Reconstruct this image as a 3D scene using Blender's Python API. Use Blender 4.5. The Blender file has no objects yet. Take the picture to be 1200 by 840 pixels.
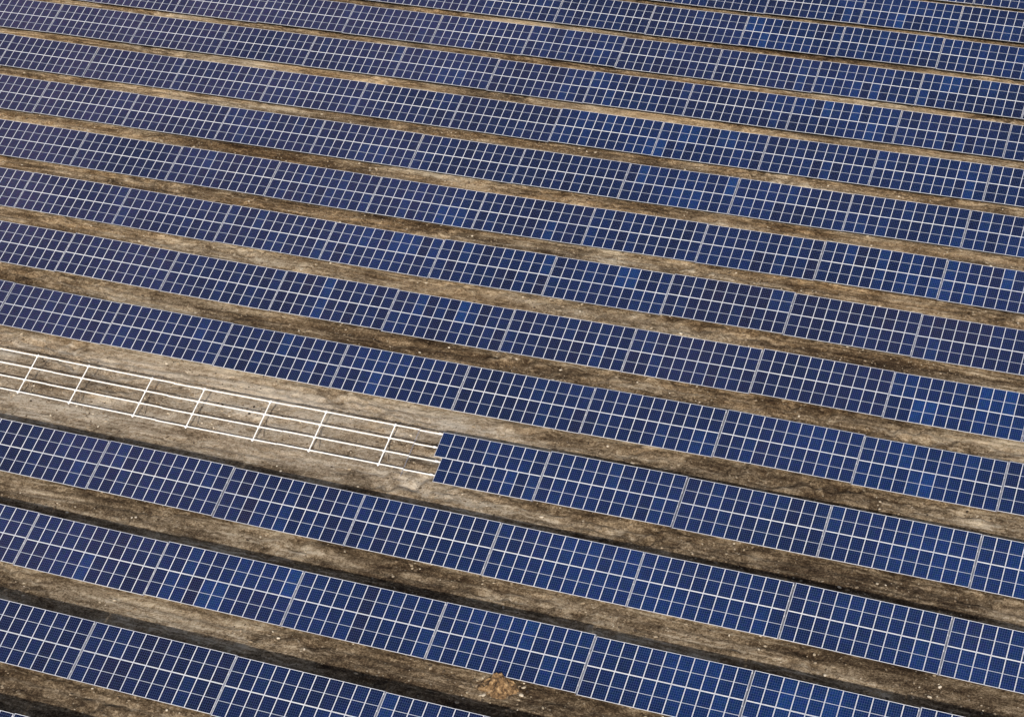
import bpy, math, random
import numpy as np
from mathutils import Matrix, Vector, noise
random.seed(7)
scene=bpy.context.scene
col=scene.collection
scene.view_settings.view_transform='Standard'
scene.view_settings.look='None'
scene.view_settings.exposure=0
P=10.0; T=math.radians(25); L=1.0912*P; S=0.4459*P; TOP=2.6
NC=11; NR=2
cT,sT=math.cos(T),math.sin(T)

# ---------------- camera ----------------
yaw,pitch,roll=-0.4004,0.5329,-0.0365
cy,sy=math.cos(yaw),math.sin(yaw); cp,sp=math.cos(pitch),math.sin(pitch)
F=Vector((sy*cp,cy*cp,-sp)); R0=Vector((cy,-sy,0)); U0=R0.cross(F)
c,s=math.cos(roll),math.sin(roll)
R=c*R0+s*U0; U=-s*R0+c*U0
CP=Vector((5.0579*P,-9.6489*P,8.8702*P+TOP))
cam_d=bpy.data.cameras.new('camera'); cam=bpy.data.objects.new('camera',cam_d); col.objects.link(cam)
cam.matrix_world=Matrix(((R.x,U.x,-F.x,CP.x),(R.y,U.y,-F.y,CP.y),(R.z,U.z,-F.z,CP.z),(0,0,0,1)))
cam_d.sensor_width=36; cam_d.lens=2503.5/1200*36; cam_d.clip_start=1; cam_d.clip_end=8000
scene.camera=cam
def proj(p):
    d=Vector(p)-CP; z=d.dot(F)
    return 600+2503.5*d.dot(R)/z, 420-2503.5*d.dot(U)/z

# ---------------- light ----------------
el=math.radians(30.5); az=math.radians(22)
sdir=Vector((math.sin(az)*math.cos(el),-math.cos(az)*math.cos(el),math.sin(el)))
w=bpy.data.worlds.new('World'); scene.world=w; w.use_nodes=True
nt=w.node_tree; bg=nt.nodes['Background']; sky=nt.nodes.new('ShaderNodeTexSky')
sky.sky_type='NISHITA'; sky.sun_disc=False; sky.sun_elevation=el; sky.sun_rotation=math.atan2(sdir.x,sdir.y)
sky.dust_density=3.5
nt.links.new(sky.outputs[0],bg.inputs[0]); bg.inputs[1].default_value=0.10
sd=bpy.data.lights.new('sun','SUN'); sd.energy=4.6; sd.angle=math.radians(0.7); sd.color=(1,.94,.85)
so=bpy.data.objects.new('sun',sd); col.objects.link(so); so.rotation_euler=sdir.to_track_quat('Z','Y').to_euler()

# ---------------- material helpers ----------------
def newmat(name):
    m=bpy.data.materials.new(name); m.use_nodes=True
    return m,m.node_tree,m.node_tree.nodes['Principled BSDF']
class NB:
    def __init__(s,nt): s.nt=nt
    def n(s,t,**k):
        x=s.nt.nodes.new(t)
        for a,b in k.items(): setattr(x,a,b)
        return x
    def sock(s,i,v):
        if isinstance(v,bpy.types.NodeSocket): s.nt.links.new(v,i)
        else: i.default_value=v
    def m(s,op,a,b=0.0,cc=None,clamp=False):
        x=s.n('ShaderNodeMath',operation=op,use_clamp=clamp); s.sock(x.inputs[0],a); s.sock(x.inputs[1],b)
        if cc is not None: s.sock(x.inputs[2],cc)
        return x.outputs[0]
    def mix(s,f,a,b,bt='MIX'):
        x=s.n('ShaderNodeMix',data_type='RGBA',blend_type=bt); s.sock(x.inputs[0],f); s.sock(x.inputs[6],a); s.sock(x.inputs[7],b)
        return x.outputs[2]
    def ramp(s,f,pts):
        x=s.n('ShaderNodeValToRGB'); s.sock(x.inputs[0],f)
        e=x.color_ramp.elements
        while len(e)<len(pts): e.new(.5)
        for q,(p,cc) in zip(e,pts): q.position=p; q.color=(*cc,1) if len(cc)==3 else cc
        return x.outputs[0]
    def mapr(s,v,a,b,c2=0,d=1):
        x=s.n('ShaderNodeMapRange'); s.sock(x.inputs[0],v)
        for i,q in enumerate((a,b,c2,d)): x.inputs[i+1].default_value=q
        return x.outputs[0]
    def noise(s,vec,sc,det=4,rough=.55,scale3=None,dist=0):
        if scale3:
            mp=s.n('ShaderNodeMapping'); s.nt.links.new(vec,mp.inputs[0]); mp.inputs[3].default_value=scale3; vec=mp.outputs[0]
        x=s.n('ShaderNodeTexNoise'); s.nt.links.new(vec,x.inputs['Vector'])
        x.inputs['Scale'].default_value=sc; x.inputs['Detail'].default_value=det; x.inputs['Roughness'].default_value=rough; x.inputs['Distortion'].default_value=dist
        return x.outputs[0]

# glass / cells
glass,nt,bs=newmat('photovoltaic_glass'); b=NB(nt)
uv=b.n('ShaderNodeUVMap'); sep=b.n('ShaderNodeSeparateXYZ'); nt.links.new(uv.outputs[0],sep.inputs[0])
u,v=sep.outputs[0],sep.outputs[1]
oi=b.n('ShaderNodeObjectInfo'); ge=b.n('ShaderNodeNewGeometry')
rnd=b.m('FRACT',b.m('ADD',oi.outputs['Random'],ge.outputs['Random Per Island']))
at=b.n('ShaderNodeAttribute',attribute_type='OBJECT',attribute_name='tint')
tint=at.outputs['Fac']
cu=b.m('ABSOLUTE',b.m('SUBTRACT',b.m('FRACT',b.m('MULTIPLY',u,6.0)),.5))
cv=b.m('ABSOLUTE',b.m('SUBTRACT',b.m('FRACT',b.m('MULTIPLY',v,12.0)),.5))
grid=b.m('MAXIMUM',b.m('GREATER_THAN',cu,.455),b.m('GREATER_THAN',cv,.46))
mid=b.m('LESS_THAN',b.m('ABSOLUTE',b.m('SUBTRACT',v,.5)),.0105)
sx=b.n('ShaderNodeSeparateXYZ'); nt.links.new(ge.outputs['Position'],sx.inputs[0])
base=b.ramp(rnd,[(0,(.002,.005,.030)),(.18,(.002,.010,.056)),(.8,(.003,.017,.086)),(1,(.004,.031,.138))])
base=b.mix(tint,base,(.009,.006,.022,1))
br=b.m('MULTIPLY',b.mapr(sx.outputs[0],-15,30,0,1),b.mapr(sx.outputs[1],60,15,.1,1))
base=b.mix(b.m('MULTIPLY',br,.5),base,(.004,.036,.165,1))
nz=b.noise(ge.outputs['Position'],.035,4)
sheen=b.m('ADD',b.mapr(nz,.42,.66,0,.2),b.mapr(sx.outputs[0],-15,-80,0,.95),clamp=True)  # sky sheen painted into the colour: greyer towards the left, plus noise patches
base=b.mix(sheen,base,(.030,.025,.062,1))
nb=b.noise(ge.outputs['Position'],.06,4)
base=b.mix(b.mapr(nb,.38,.58,.65,0),base,(.003,.005,.024,1))
vz=b.n('ShaderNodeTexVoronoi'); nt.links.new(ge.outputs['Position'],vz.inputs['Vector']); vz.inputs['Scale'].default_value=7
base=b.mix(.4,base,b.mix(1.0,base,vz.outputs['Color'],'MULTIPLY'))
base=b.mix(b.m('MULTIPLY',grid,.36),base,(.14,.20,.40,1))
base=b.mix(mid,base,(.34,.37,.45,1))
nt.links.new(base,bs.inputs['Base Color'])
bs.inputs['Roughness'].default_value=.12; bs.inputs['IOR'].default_value=1.40

def metal(name,colr,rough,met=.0,byobj=False):
    m,nt,bs=newmat(name); b=NB(nt); g=b.n('ShaderNodeNewGeometry')
    z=b.noise(g.outputs['Position'],3,3)
    cc=b.mix(b.mapr(z,.3,.7,0,.4),(*colr,1),(colr[0]*.6,colr[1]*.6,colr[2]*.6,1))
    if byobj:
        z2=b.noise(g.outputs['Position'],.12,4)
        cc=b.mix(b.mapr(z2,.35,.65,0,.55),cc,(colr[0]*.52,colr[1]*.55,colr[2]*.64,1))
    nt.links.new(cc,bs.inputs['Base Color'])
    bs.inputs['Roughness'].default_value=rough; bs.inputs['Metallic'].default_value=met
    return m
frame_m=metal('anodised_aluminium',(.68,.70,.76),.4,0,True)
steel_m=metal('galvanised_steel',(.90,.90,.89),.5)
trim_m=metal('dull_trim_rail',(.22,.24,.32),.5)
post_m=metal('weathered_post_steel',(.20,.17,.13),.7)
back_m=metal('white_backsheet',(.4,.4,.4),.6)

# ---------------- terrain ----------------
def gz(x,y):
    h=.26*noise.noise(Vector((x/50,y/42,3.1)))+.09*noise.noise(Vector((x/15,y/16,9.4)))
    t=min(1,max(0,-x/40)); t=t*t*(3-2*t)
    return h+.30*t*math.exp(-((y-18.5)/4.5)**2)
def axis(a,bb,st,far):
    fine=np.arange(a,bb+st/2,st); out=[];x=0;d=st*3
    while x<far: x+=d; out.append(x); d*=1.5
    out=np.array(out); return np.concatenate([(a-out)[::-1],fine,bb+out])
xs=axis(-120,72,.26,3000); ys=axis(-28,165,.22,3000)
X,Y=np.meshgrid(xs,ys)
def vnoise(X,Y,seed):
    rs=np.random.RandomState(seed); G=rs.rand(256,256)
    xi=np.floor(X).astype(int); yi=np.floor(Y).astype(int); fx=X-xi; fy=Y-yi
    fx=fx*fx*(3-2*fx); fy=fy*fy*(3-2*fy)
    g=lambda i,j:G[j%256,i%256]
    return (g(xi,yi)*(1-fx)+g(xi+1,yi)*fx)*(1-fy)+(g(xi,yi+1)*(1-fx)+g(xi+1,yi+1)*fx)*fy
ks=6
ci=list(range(0,len(xs),ks)); cj=list(range(0,len(ys),ks))
rows=np.array([np.interp(xs,xs[ci],[gz(float(xs[i]),float(ys[j])) for i in ci]) for j in cj])
Z=np.array([np.interp(ys,ys[cj],rows[:,i]) for i in range(len(xs))]).T
amp=(vnoise(X/5,Y/3,1)**2*1.9+.15)
Z=Z+amp*(.22*(vnoise(X/1.6,Y/1.3,2)-.5)+.34*(vnoise(X/.6,Y/.55,3)-.5))
wob=1.2*(vnoise(X/14,Y*0+3,5)-.5)
ph=(Y/P)%1.0*P+wob
RUT=(3.5,4.3,5.3,6.1)
for r0,dep in zip(RUT,(.14,.09,.14,.09)):
    Z-=dep*np.exp(-((ph-r0)/.2)**2)*(vnoise(X/9,Y/4,6)>.4)
nx,ny=len(xs),len(ys)
me=bpy.data.meshes.new('ground')
co=np.stack([X.ravel(),Y.ravel(),Z.ravel()],1).astype(np.float32)
idx=np.arange(nx*ny).reshape(ny,nx)
fc=np.stack([idx[:-1,:-1],idx[:-1,1:],idx[1:,1:],idx[1:,:-1]],-1).reshape(-1,4)
me.vertices.add(len(co)); me.vertices.foreach_set('co',co.ravel())
me.loops.add(fc.size); me.loops.foreach_set('vertex_index',fc.ravel().astype(np.int32))
me.polygons.add(len(fc)); me.polygons.foreach_set('loop_start',np.arange(0,fc.size,4,dtype=np.int32))
me.polygons.foreach_set('use_smooth',np.ones(len(fc),dtype=bool))
me.update(calc_edges=True)
ground=bpy.data.objects.new('ground',me); col.objects.link(ground); ground['kind']='structure'
def hz(x,y):
    i=int(np.searchsorted(xs,x)); j=int(np.searchsorted(ys,y)); return float(Z[j,i])

gm,nt,bs=newmat('bare_soil'); b=NB(nt); g=b.n('ShaderNodeNewGeometry'); pos=g.outputs['Position']
sp3=b.n('ShaderNodeSeparateXYZ'); nt.links.new(pos,sp3.inputs[0])
px,py=sp3.outputs[0],sp3.outputs[1]
def cen(x,k): return b.m('MULTIPLY',b.m('SUBTRACT',x,.5),k)
n1=b.noise(pos,1,6,.65,(.07,.62,1),.2)      # long streaks along the rows
n2=b.noise(pos,1,8,.75,(.32,.55,1),.4)      # patches
n3=b.noise(pos,2.4,8,.82)                   # grain
n4=b.noise(pos,1,4,.5,(.04,.07,1))
n6=b.noise(pos,7,4,.8)
f=b.m('ADD',cen(n1,.72),cen(n2,.95))
f=b.m('ADD',f,cen(n3,.82)); f=b.m('ADD',f,cen(n4,.85)); f=b.m('ADD',f,cen(n6,.88))
f=b.m('ADD',f,.57)
f=b.m('ADD',f,b.mapr(py,30,110,0,.06))
bx=b.mapr(px,1,-8,0,1)
by=b.m('SUBTRACT',1.0,b.m('DIVIDE',b.m('ABSOLUTE',b.m('SUBTRACT',py,3*P+.5)),9.0),clamp=True)
rk=b.m('MULTIPLY',bx,b.m('MINIMUM',b.m('MULTIPLY',by,2.0),1.0))
w1=b.noise(pos,1,2,.5,(.05,.0,1))
phs=b.m('ADD',b.m('MULTIPLY',b.m('FRACT',b.m('DIVIDE',py,P)),P),b.m('MULTIPLY',b.m('SUBTRACT',w1,.5),2.8))
tr=None
for r0 in (3.4,3.9,4.8,5.3,6.4,6.9):
    q=b.m('SUBTRACT',1.0,b.m('DIVIDE',b.m('ABSOLUTE',b.m('SUBTRACT',phs,r0)),.16),clamp=True)
    tr=q if tr is None else b.m('MAXIMUM',tr,q)
trm=b.m('MULTIPLY',tr,b.mapr(b.noise(pos,1,5,.6,(.08,.2,1)),.45,.54,-.4,1))
f=b.m('ADD',f,b.m('MULTIPLY',trm,.15))
f2=b.m('ADD',b.m('MULTIPLY',b.m('SUBTRACT',f,.55),.85),.725)
mm_=b.n('ShaderNodeMix',data_type='FLOAT'); b.sock(mm_.inputs[0],rk); b.sock(mm_.inputs[2],f); b.sock(mm_.inputs[3],f2); f=mm_.outputs[0]
soil=b.ramp(f,[(.28,(.028,.018,.011)),(.43,(.084,.056,.034)),(.56,(.195,.142,.088)),(.70,(.40,.308,.205)),(.90,(.68,.58,.44))])
gold=b.mapr(b.noise(pos,1,4,.6,(.05,.3,1)),.4,.65,0,1)
gold=b.m('MULTIPLY',gold,b.mapr(py,25,70,.2,1))
soil=b.mix(b.m('MULTIPLY',gold,.8),soil,b.mix(1.0,soil,(1.15,.98,.76,1),'MULTIPLY'))
soil=b.mix(b.m('MULTIPLY',rk,.9),soil,b.mix(1.0,soil,(1.05,1.08,1.16,1),'MULTIPLY'))
vo=b.n('ShaderNodeTexVoronoi'); nt.links.new(pos,vo.inputs['Vector']); vo.inputs['Scale'].default_value=2.6
sepc=b.n('ShaderNodeSeparateColor'); nt.links.new(vo.outputs['Color'],sepc.inputs[0])
st=b.m('MULTIPLY',b.m('LESS_THAN',vo.outputs['Distance'],.18),b.m('GREATER_THAN',sepc.outputs[0],.75))
soil=b.mix(b.m('MULTIPLY',st,.5),soil,(.58,.50,.38,1))
nt.links.new(soil,bs.inputs['Base Color']); bs.inputs['Roughness'].default_value=.95; bs.inputs['Specular IOR Level'].default_value=.1
bp=b.n('ShaderNodeBump'); bp.inputs['Strength'].default_value=1; bp.inputs['Distance'].default_value=.34
nt.links.new(b.m('ADD',n3,b.m('MULTIPLY',n2,.5)),bp.inputs['Height']); nt.links.new(bp.outputs[0],bs.inputs['Normal'])
me.materials.append(gm)

# ---------------- mesh builder ----------------
class MB:
    def __init__(s): s.v=[];s.f=[];s.mi=[];s.uv=[]
    def quad(s,pts,mi=0,uv=None):
        i=len(s.v); s.v+= [tuple(p) for p in pts]; s.f.append(tuple(range(i,i+len(pts)))); s.mi.append(mi)
        s.uv+= uv or [(0,0)]*len(pts)
    def beam(s,a,bb,wx,wz,up=(0,0,1),mi=0):
        a=Vector(a);bb=Vector(bb);d=(bb-a).normalized(); sx=d.cross(Vector(up)).normalized(); sz=sx.cross(d)
        o=[(-1,-1),(1,-1),(1,1),(-1,1)]
        A=[a+sx*wx/2*i+sz*wz/2*j for i,j in o]; B=[bb+sx*wx/2*i+sz*wz/2*j for i,j in o]
        for k in range(4):
            s.quad([A[k],A[(k+1)%4],B[(k+1)%4],B[k]],mi)
        s.quad(A[::-1],mi); s.quad(B,mi)
    def mesh(s,name,mats):
        m=bpy.data.meshes.new(name); m.from_pydata(s.v,[],s.f)
        for q in mats: m.materials.append(q)
        m.polygons.foreach_set('material_index',s.mi)
        l=m.uv_layers.new(name='UVMap'); l.data.foreach_set('uv',np.array(s.uv,dtype=np.float32).ravel())
        m.update(); return m
GAP=.12
MPX=(L-GAP)/NC; MH=S/NR-.022; FW=.025
def add_module(mb,ox,oy,z0=0.0,sc=1.0):
    w,h=MPX*sc-.014,MH
    o=[(-w/2,-h/2),(w/2,-h/2),(w/2,h/2),(-w/2,h/2)]
    i=[(x-math.copysign(FW,x),y-math.copysign(FW*1.2,y)) for x,y in o]
    O=[Vector((ox+x,oy+y,z0)) for x,y in o]; I=[Vector((ox+x,oy+y,z0)) for x,y in i]
    dn=Vector((0,0,-.038)); gl=Vector((0,0,-.005))
    for k in range(4):
        q=(k+1)%4
        mb.quad([O[k],O[q],I[q],I[k]],1); mb.quad([O[k]+dn,O[q]+dn,O[q],O[k]],1); mb.quad([I[k],I[q],I[q]+gl,I[k]+gl],1)
    mb.quad([p+gl for p in I],0,[(0,0),(1,0),(1,1),(0,1)])
    mb.quad([p+dn for p in O[::-1]],2)
MATS=[glass,frame_m,back_m]
LOW0=2.7; NSC=(NC-LOW0)/9
mb=MB(); add_module(mb,0,0); module_me=mb.mesh('solar_module',MATS)
mb=MB(); add_module(mb,0,0,sc=NSC); module_narrow=mb.mesh('solar_module_narrow',MATS)
mb=MB()
for k in range(NC):
    for r in range(NR): add_module(mb,-L/2+GAP/2+MPX*(k+.5),S/2-S/NR*(r+.5))
far_me=mb.mesh('panel_surface',MATS)
def pl(x,d,h=0):
    return Vector((x,-d*cT-h*sT,TOP-d*sT+h*cT))
PUR=[.04*S,.32*S,.59*S,.865*S]; RAF=[-L/2+.28*L,-L/2+.83*L]; RRAF=[-L/2+.255*L,-L/2+.805*L]
PD=.46*S
mb=MB()
for d in PUR: mb.beam(pl(-L/2+.05,d,-.085),pl(L/2-.05,d,-.085),.08,.08,up=(0,-sT,cT))
for x in RAF:
    mb.beam(pl(x,.1,-.175),pl(x,S-.1,-.175),.08,.10,up=(0,-sT,cT),mi=1)
    p=pl(x+.09,PD,-.2); mb.beam((p.x,p.y,-.4),(p.x,p.y,p.z+.05),.10,.10,up=(0,1,0),mi=1)
for q in (-1,1): mb.beam(pl(q*(L/2-.03),-.03,-.06),pl(q*(L/2-.03),S+.03,-.06),.03,.03,up=(0,-sT,cT),mi=2)
sup_me=mb.mesh('support_frame',[steel_m,post_m,trim_m])
parts={}
mb=MB()
mb.beam((-L/2,0,0),(L/2,0,0),.09,.055)
parts['purlin']=mb.mesh('purlin',[steel_m])
mb=MB(); mb.beam((0,.0,0),(0,-.90*S,0),.08,.05)
parts['rafter']=mb.mesh('rafter',[steel_m])
post2=metal('post_steel',(.24,.20,.16),.8)
p=pl(0,PD,-.2); mb=MB(); mb.beam((0,0,-.4),(0,0,p.z+.05),.055,.055,up=(0,1,0)); parts['post']=mb.mesh('post',[post2])
mb=MB(); mb.beam((-.11,0,-.03),(.11,0,-.03),.17,.03)
parts['bracket']=mb.mesh('bracket',[steel_m])

def child(name,me,par,loc=(0,0,0),rx=0):
    o=bpy.data.objects.new(name,me); o.parent=par; o.location=loc; o.rotation_euler=(rx,0,0); col.objects.link(o); return o

ntab=0
def base_empty(name,i,k):
    x0=(k-4)*L; xc=x0+L/2; y=i*P
    e=bpy.data.objects.new(name,None); e.empty_display_size=.3
    zl,zr=gz(x0,y-1.5),gz(x0+L,y-1.5)
    e.location=(xc,y+random.uniform(-.06,.06),(zl+zr)/2+random.uniform(-.04,.04))
    e.rotation_euler=(random.uniform(-.006,.006),-math.atan2(zr-zl,L)+random.uniform(-.003,.003),0)
    col.objects.link(e); return e
def in_view(i,k):
    pts=[proj((x,y,z)) for x in ((k-4)*L,(k-3)*L) for y,z in ((i*P,TOP),(i*P-S*cT,TOP-S*sT),(i*P,0),(i*P-S*cT,0))]
    m=60
    return max(p[0] for p in pts)>-m and min(p[0] for p in pts)<1200+m and max(p[1] for p in pts)>-m and min(p[1] for p in pts)<840+m
for i in range(-2,18):
    for k in range(-14,12):
        if not in_view(i,k): continue
        if i==3 and k<=2:
            e=base_empty('mounting_rack',i,k); e['category']='mounting rack'; e['group']='bare mounting racks in a row'
            e['label']='bare galvanised steel mounting rack without panels on tan soil'
            for d in PUR: child('purlin',parts['purlin'],e,pl(0,d,-.085),T)
            for x in RRAF:
                child('rafter',parts['rafter'],e,pl(x,0,-.15),T)
                p=pl(x+.01,PD,-.2); child('post',parts['post'],e,(p.x,p.y,0))
                for d in PUR: child('bracket',parts['bracket'],e,pl(x,d,-.09),T)
            continue
        ntab+=1
        e=base_empty('solar_table',i,k); e['category']='solar panel'; e['group']='solar tables in long parallel rows'
        tn=random.random(); tint=tn**3*.4
        dark=(i,k) in ((6,5),(6,4),(5,4),(5,5),(6,6))
        if dark: tint=.65
        partial=(i==3 and k==3)
        e['label']=('blue solar table partly filled beside bare mounting racks' if partial else
            'dark purplish solar table with white grid frames in long row' if dark else
            'dark blue solar table with white grid frames on bare soil')
        child('support_frame',sup_me,e)
        if partial:   # loose brackets on the free rail ends
            for d in PUR: child('bracket',parts['bracket'],e,pl(-L/2+MPX*(1.8 if d<S/2 else 2.4),d,-.02),T)
        if i<=7:
            for c2 in range(NC):
                for r in range(NR):
                    if partial and c2<2: continue
                    xx=-L/2+GAP/2+MPX*(c2+.5); mm0=module_me
                    if partial and r==1:
                        xx=-L/2+GAP/2+MPX*(LOW0+(c2-2+.5)*NSC); mm0=module_narrow
                    o=child('solar_module',mm0,e,pl(xx,S/NR*(r+.5),0),T+random.uniform(-.006,.006))
                    o['tint']=min(1,max(0,tint+random.uniform(-.25,.25)+(.5 if random.random()<.05 else 0)))
        else:
            o=child('panel_surface',far_me,e,pl(0,S/2,0),T); o['tint']=tint
print('tables',ntab)

# ---------------- loose stones ----------------
def stone_mesh(name,items,mat,seed):
    rs=random.Random(seed); V=[];Fc=[]
    ico=[(0,0,-1),(.72,-.53,-.45),(-.28,-.85,-.45),(-.89,0,-.45),(-.28,.85,-.45),(.72,.53,-.45),(.28,-.85,.45),(-.72,-.53,.45),(-.72,.53,.45),(.28,.85,.45),(.89,0,.45),(0,0,1)]
    fi=[(0,1,2),(1,0,5),(0,2,3),(0,3,4),(0,4,5),(1,5,10),(2,1,6),(3,2,7),(4,3,8),(5,4,9),(1,10,6),(2,6,7),(3,7,8),(4,8,9),(5,9,10),(6,10,11),(7,6,11),(8,7,11),(9,8,11),(10,9,11)]
    for x,y,z,r in items:
        b0=len(V); a=rs.uniform(0,6.28); ca,sa=math.cos(a),math.sin(a); sx,sy2,sz=rs.uniform(.8,1.5),rs.uniform(.6,1),rs.uniform(.45,.8)
        for p in ico:
            q=[p[0]*sx*rs.uniform(.8,1.2),p[1]*sy2*rs.uniform(.8,1.2),p[2]*sz*rs.uniform(.85,1.15)]
            V.append((x+r*(q[0]*ca-q[1]*sa),y+r*(q[0]*sa+q[1]*ca),z+r*q[2]*.8))
        Fc+=[tuple(b0+t for t in f) for f in fi]
    m=bpy.data.meshes.new(name); m.from_pydata(V,[],Fc); m.materials.append(mat); return m
stm,nt,bs=newmat('soil_stone'); b=NB(nt); g=b.n('ShaderNodeNewGeometry')
nt.links.new(b.ramp(g.outputs['Random Per Island'],[(0,(.045,.03,.018)),(.5,(.20,.145,.09)),(.85,(.36,.29,.20)),(1,(.66,.58,.46))]),bs.inputs['Base Color']); bs.inputs['Roughness'].default_value=.9
items=[]
while len(items)<40000:
    x=random.uniform(-95,60); y=random.uniform(-18,90)
    if random.random()>.25+.75*(noise.noise(Vector((x/6,y/2.5,1)))>0.08): continue
    r=random.choice((.03,.04,.05,.06,.07,.09,.13)); items.append((x,y,hz(x,y)+r*.2,r))
o=bpy.data.objects.new('gravel',stone_mesh('gravel',items,stm,3)); col.objects.link(o); o['kind']='stuff'

# ---------------- dirt mound with rubble ----------------
mm,nt,bs=newmat('mound_soil'); b=NB(nt); g=b.n('ShaderNodeNewGeometry')
z=b.noise(g.outputs['Position'],3,7,.7)
nt.links.new(b.ramp(z,[(.38,(.03,.016,.008)),(.5,(.17,.10,.045)),(.65,(.42,.28,.145))]),bs.inputs['Base Color']); bs.inputs['Roughness'].default_value=1
V=[];Fc=[];n=64
for j in range(n):
    for i in range(n):
        x=(i/(n-1)-.5)*3.3; y=(j/(n-1)-.5)*2.8; r=math.hypot(x/1.35,y/1.0)+.35*noise.noise(Vector((x*.9,y*.9,8)))
        h=max(0,1-r)*1.25*(.9+.9*noise.noise(Vector((x*1.6,y*1.6,5))))+.5*noise.noise(Vector((x*2.6+4,y*2.6,1)))*max(0,1-r)+.2*noise.noise(Vector((x*6,y*6,1)))*max(0,min(1,2-2*r))
        V.append((x,y,h-.16*min(1,max(0,(r-.9)*4))))
for j in range(n-1):
    for i in range(n-1): a=j*n+i; Fc.append((a,a+1,a+n+1,a+n))
m=bpy.data.meshes.new('dirt_mound'); m.from_pydata(V,[],Fc); m.materials.append(mm)
MX,MY=5.5,5.6
dm=bpy.data.objects.new('dirt_mound',m); dm.location=(MX,MY,hz(MX,MY)+.08); col.objects.link(dm)
dm['category']='dirt mound'; dm['label']='small brown mound of dug earth between two panel rows'
it=[(random.gauss(0,1.3),random.gauss(0,.6),0,random.choice((.06,.08,.11,.15))) for _ in range(90)]
it=[(x,y,max(0,.5-abs(x)*.4-abs(y)*.5),r) for x,y,_,r in it]
o=bpy.data.objects.new('rubble',stone_mesh('rubble',it,stm,5)); o.parent=dm; col.objects.link(o); o['kind']='stuff'
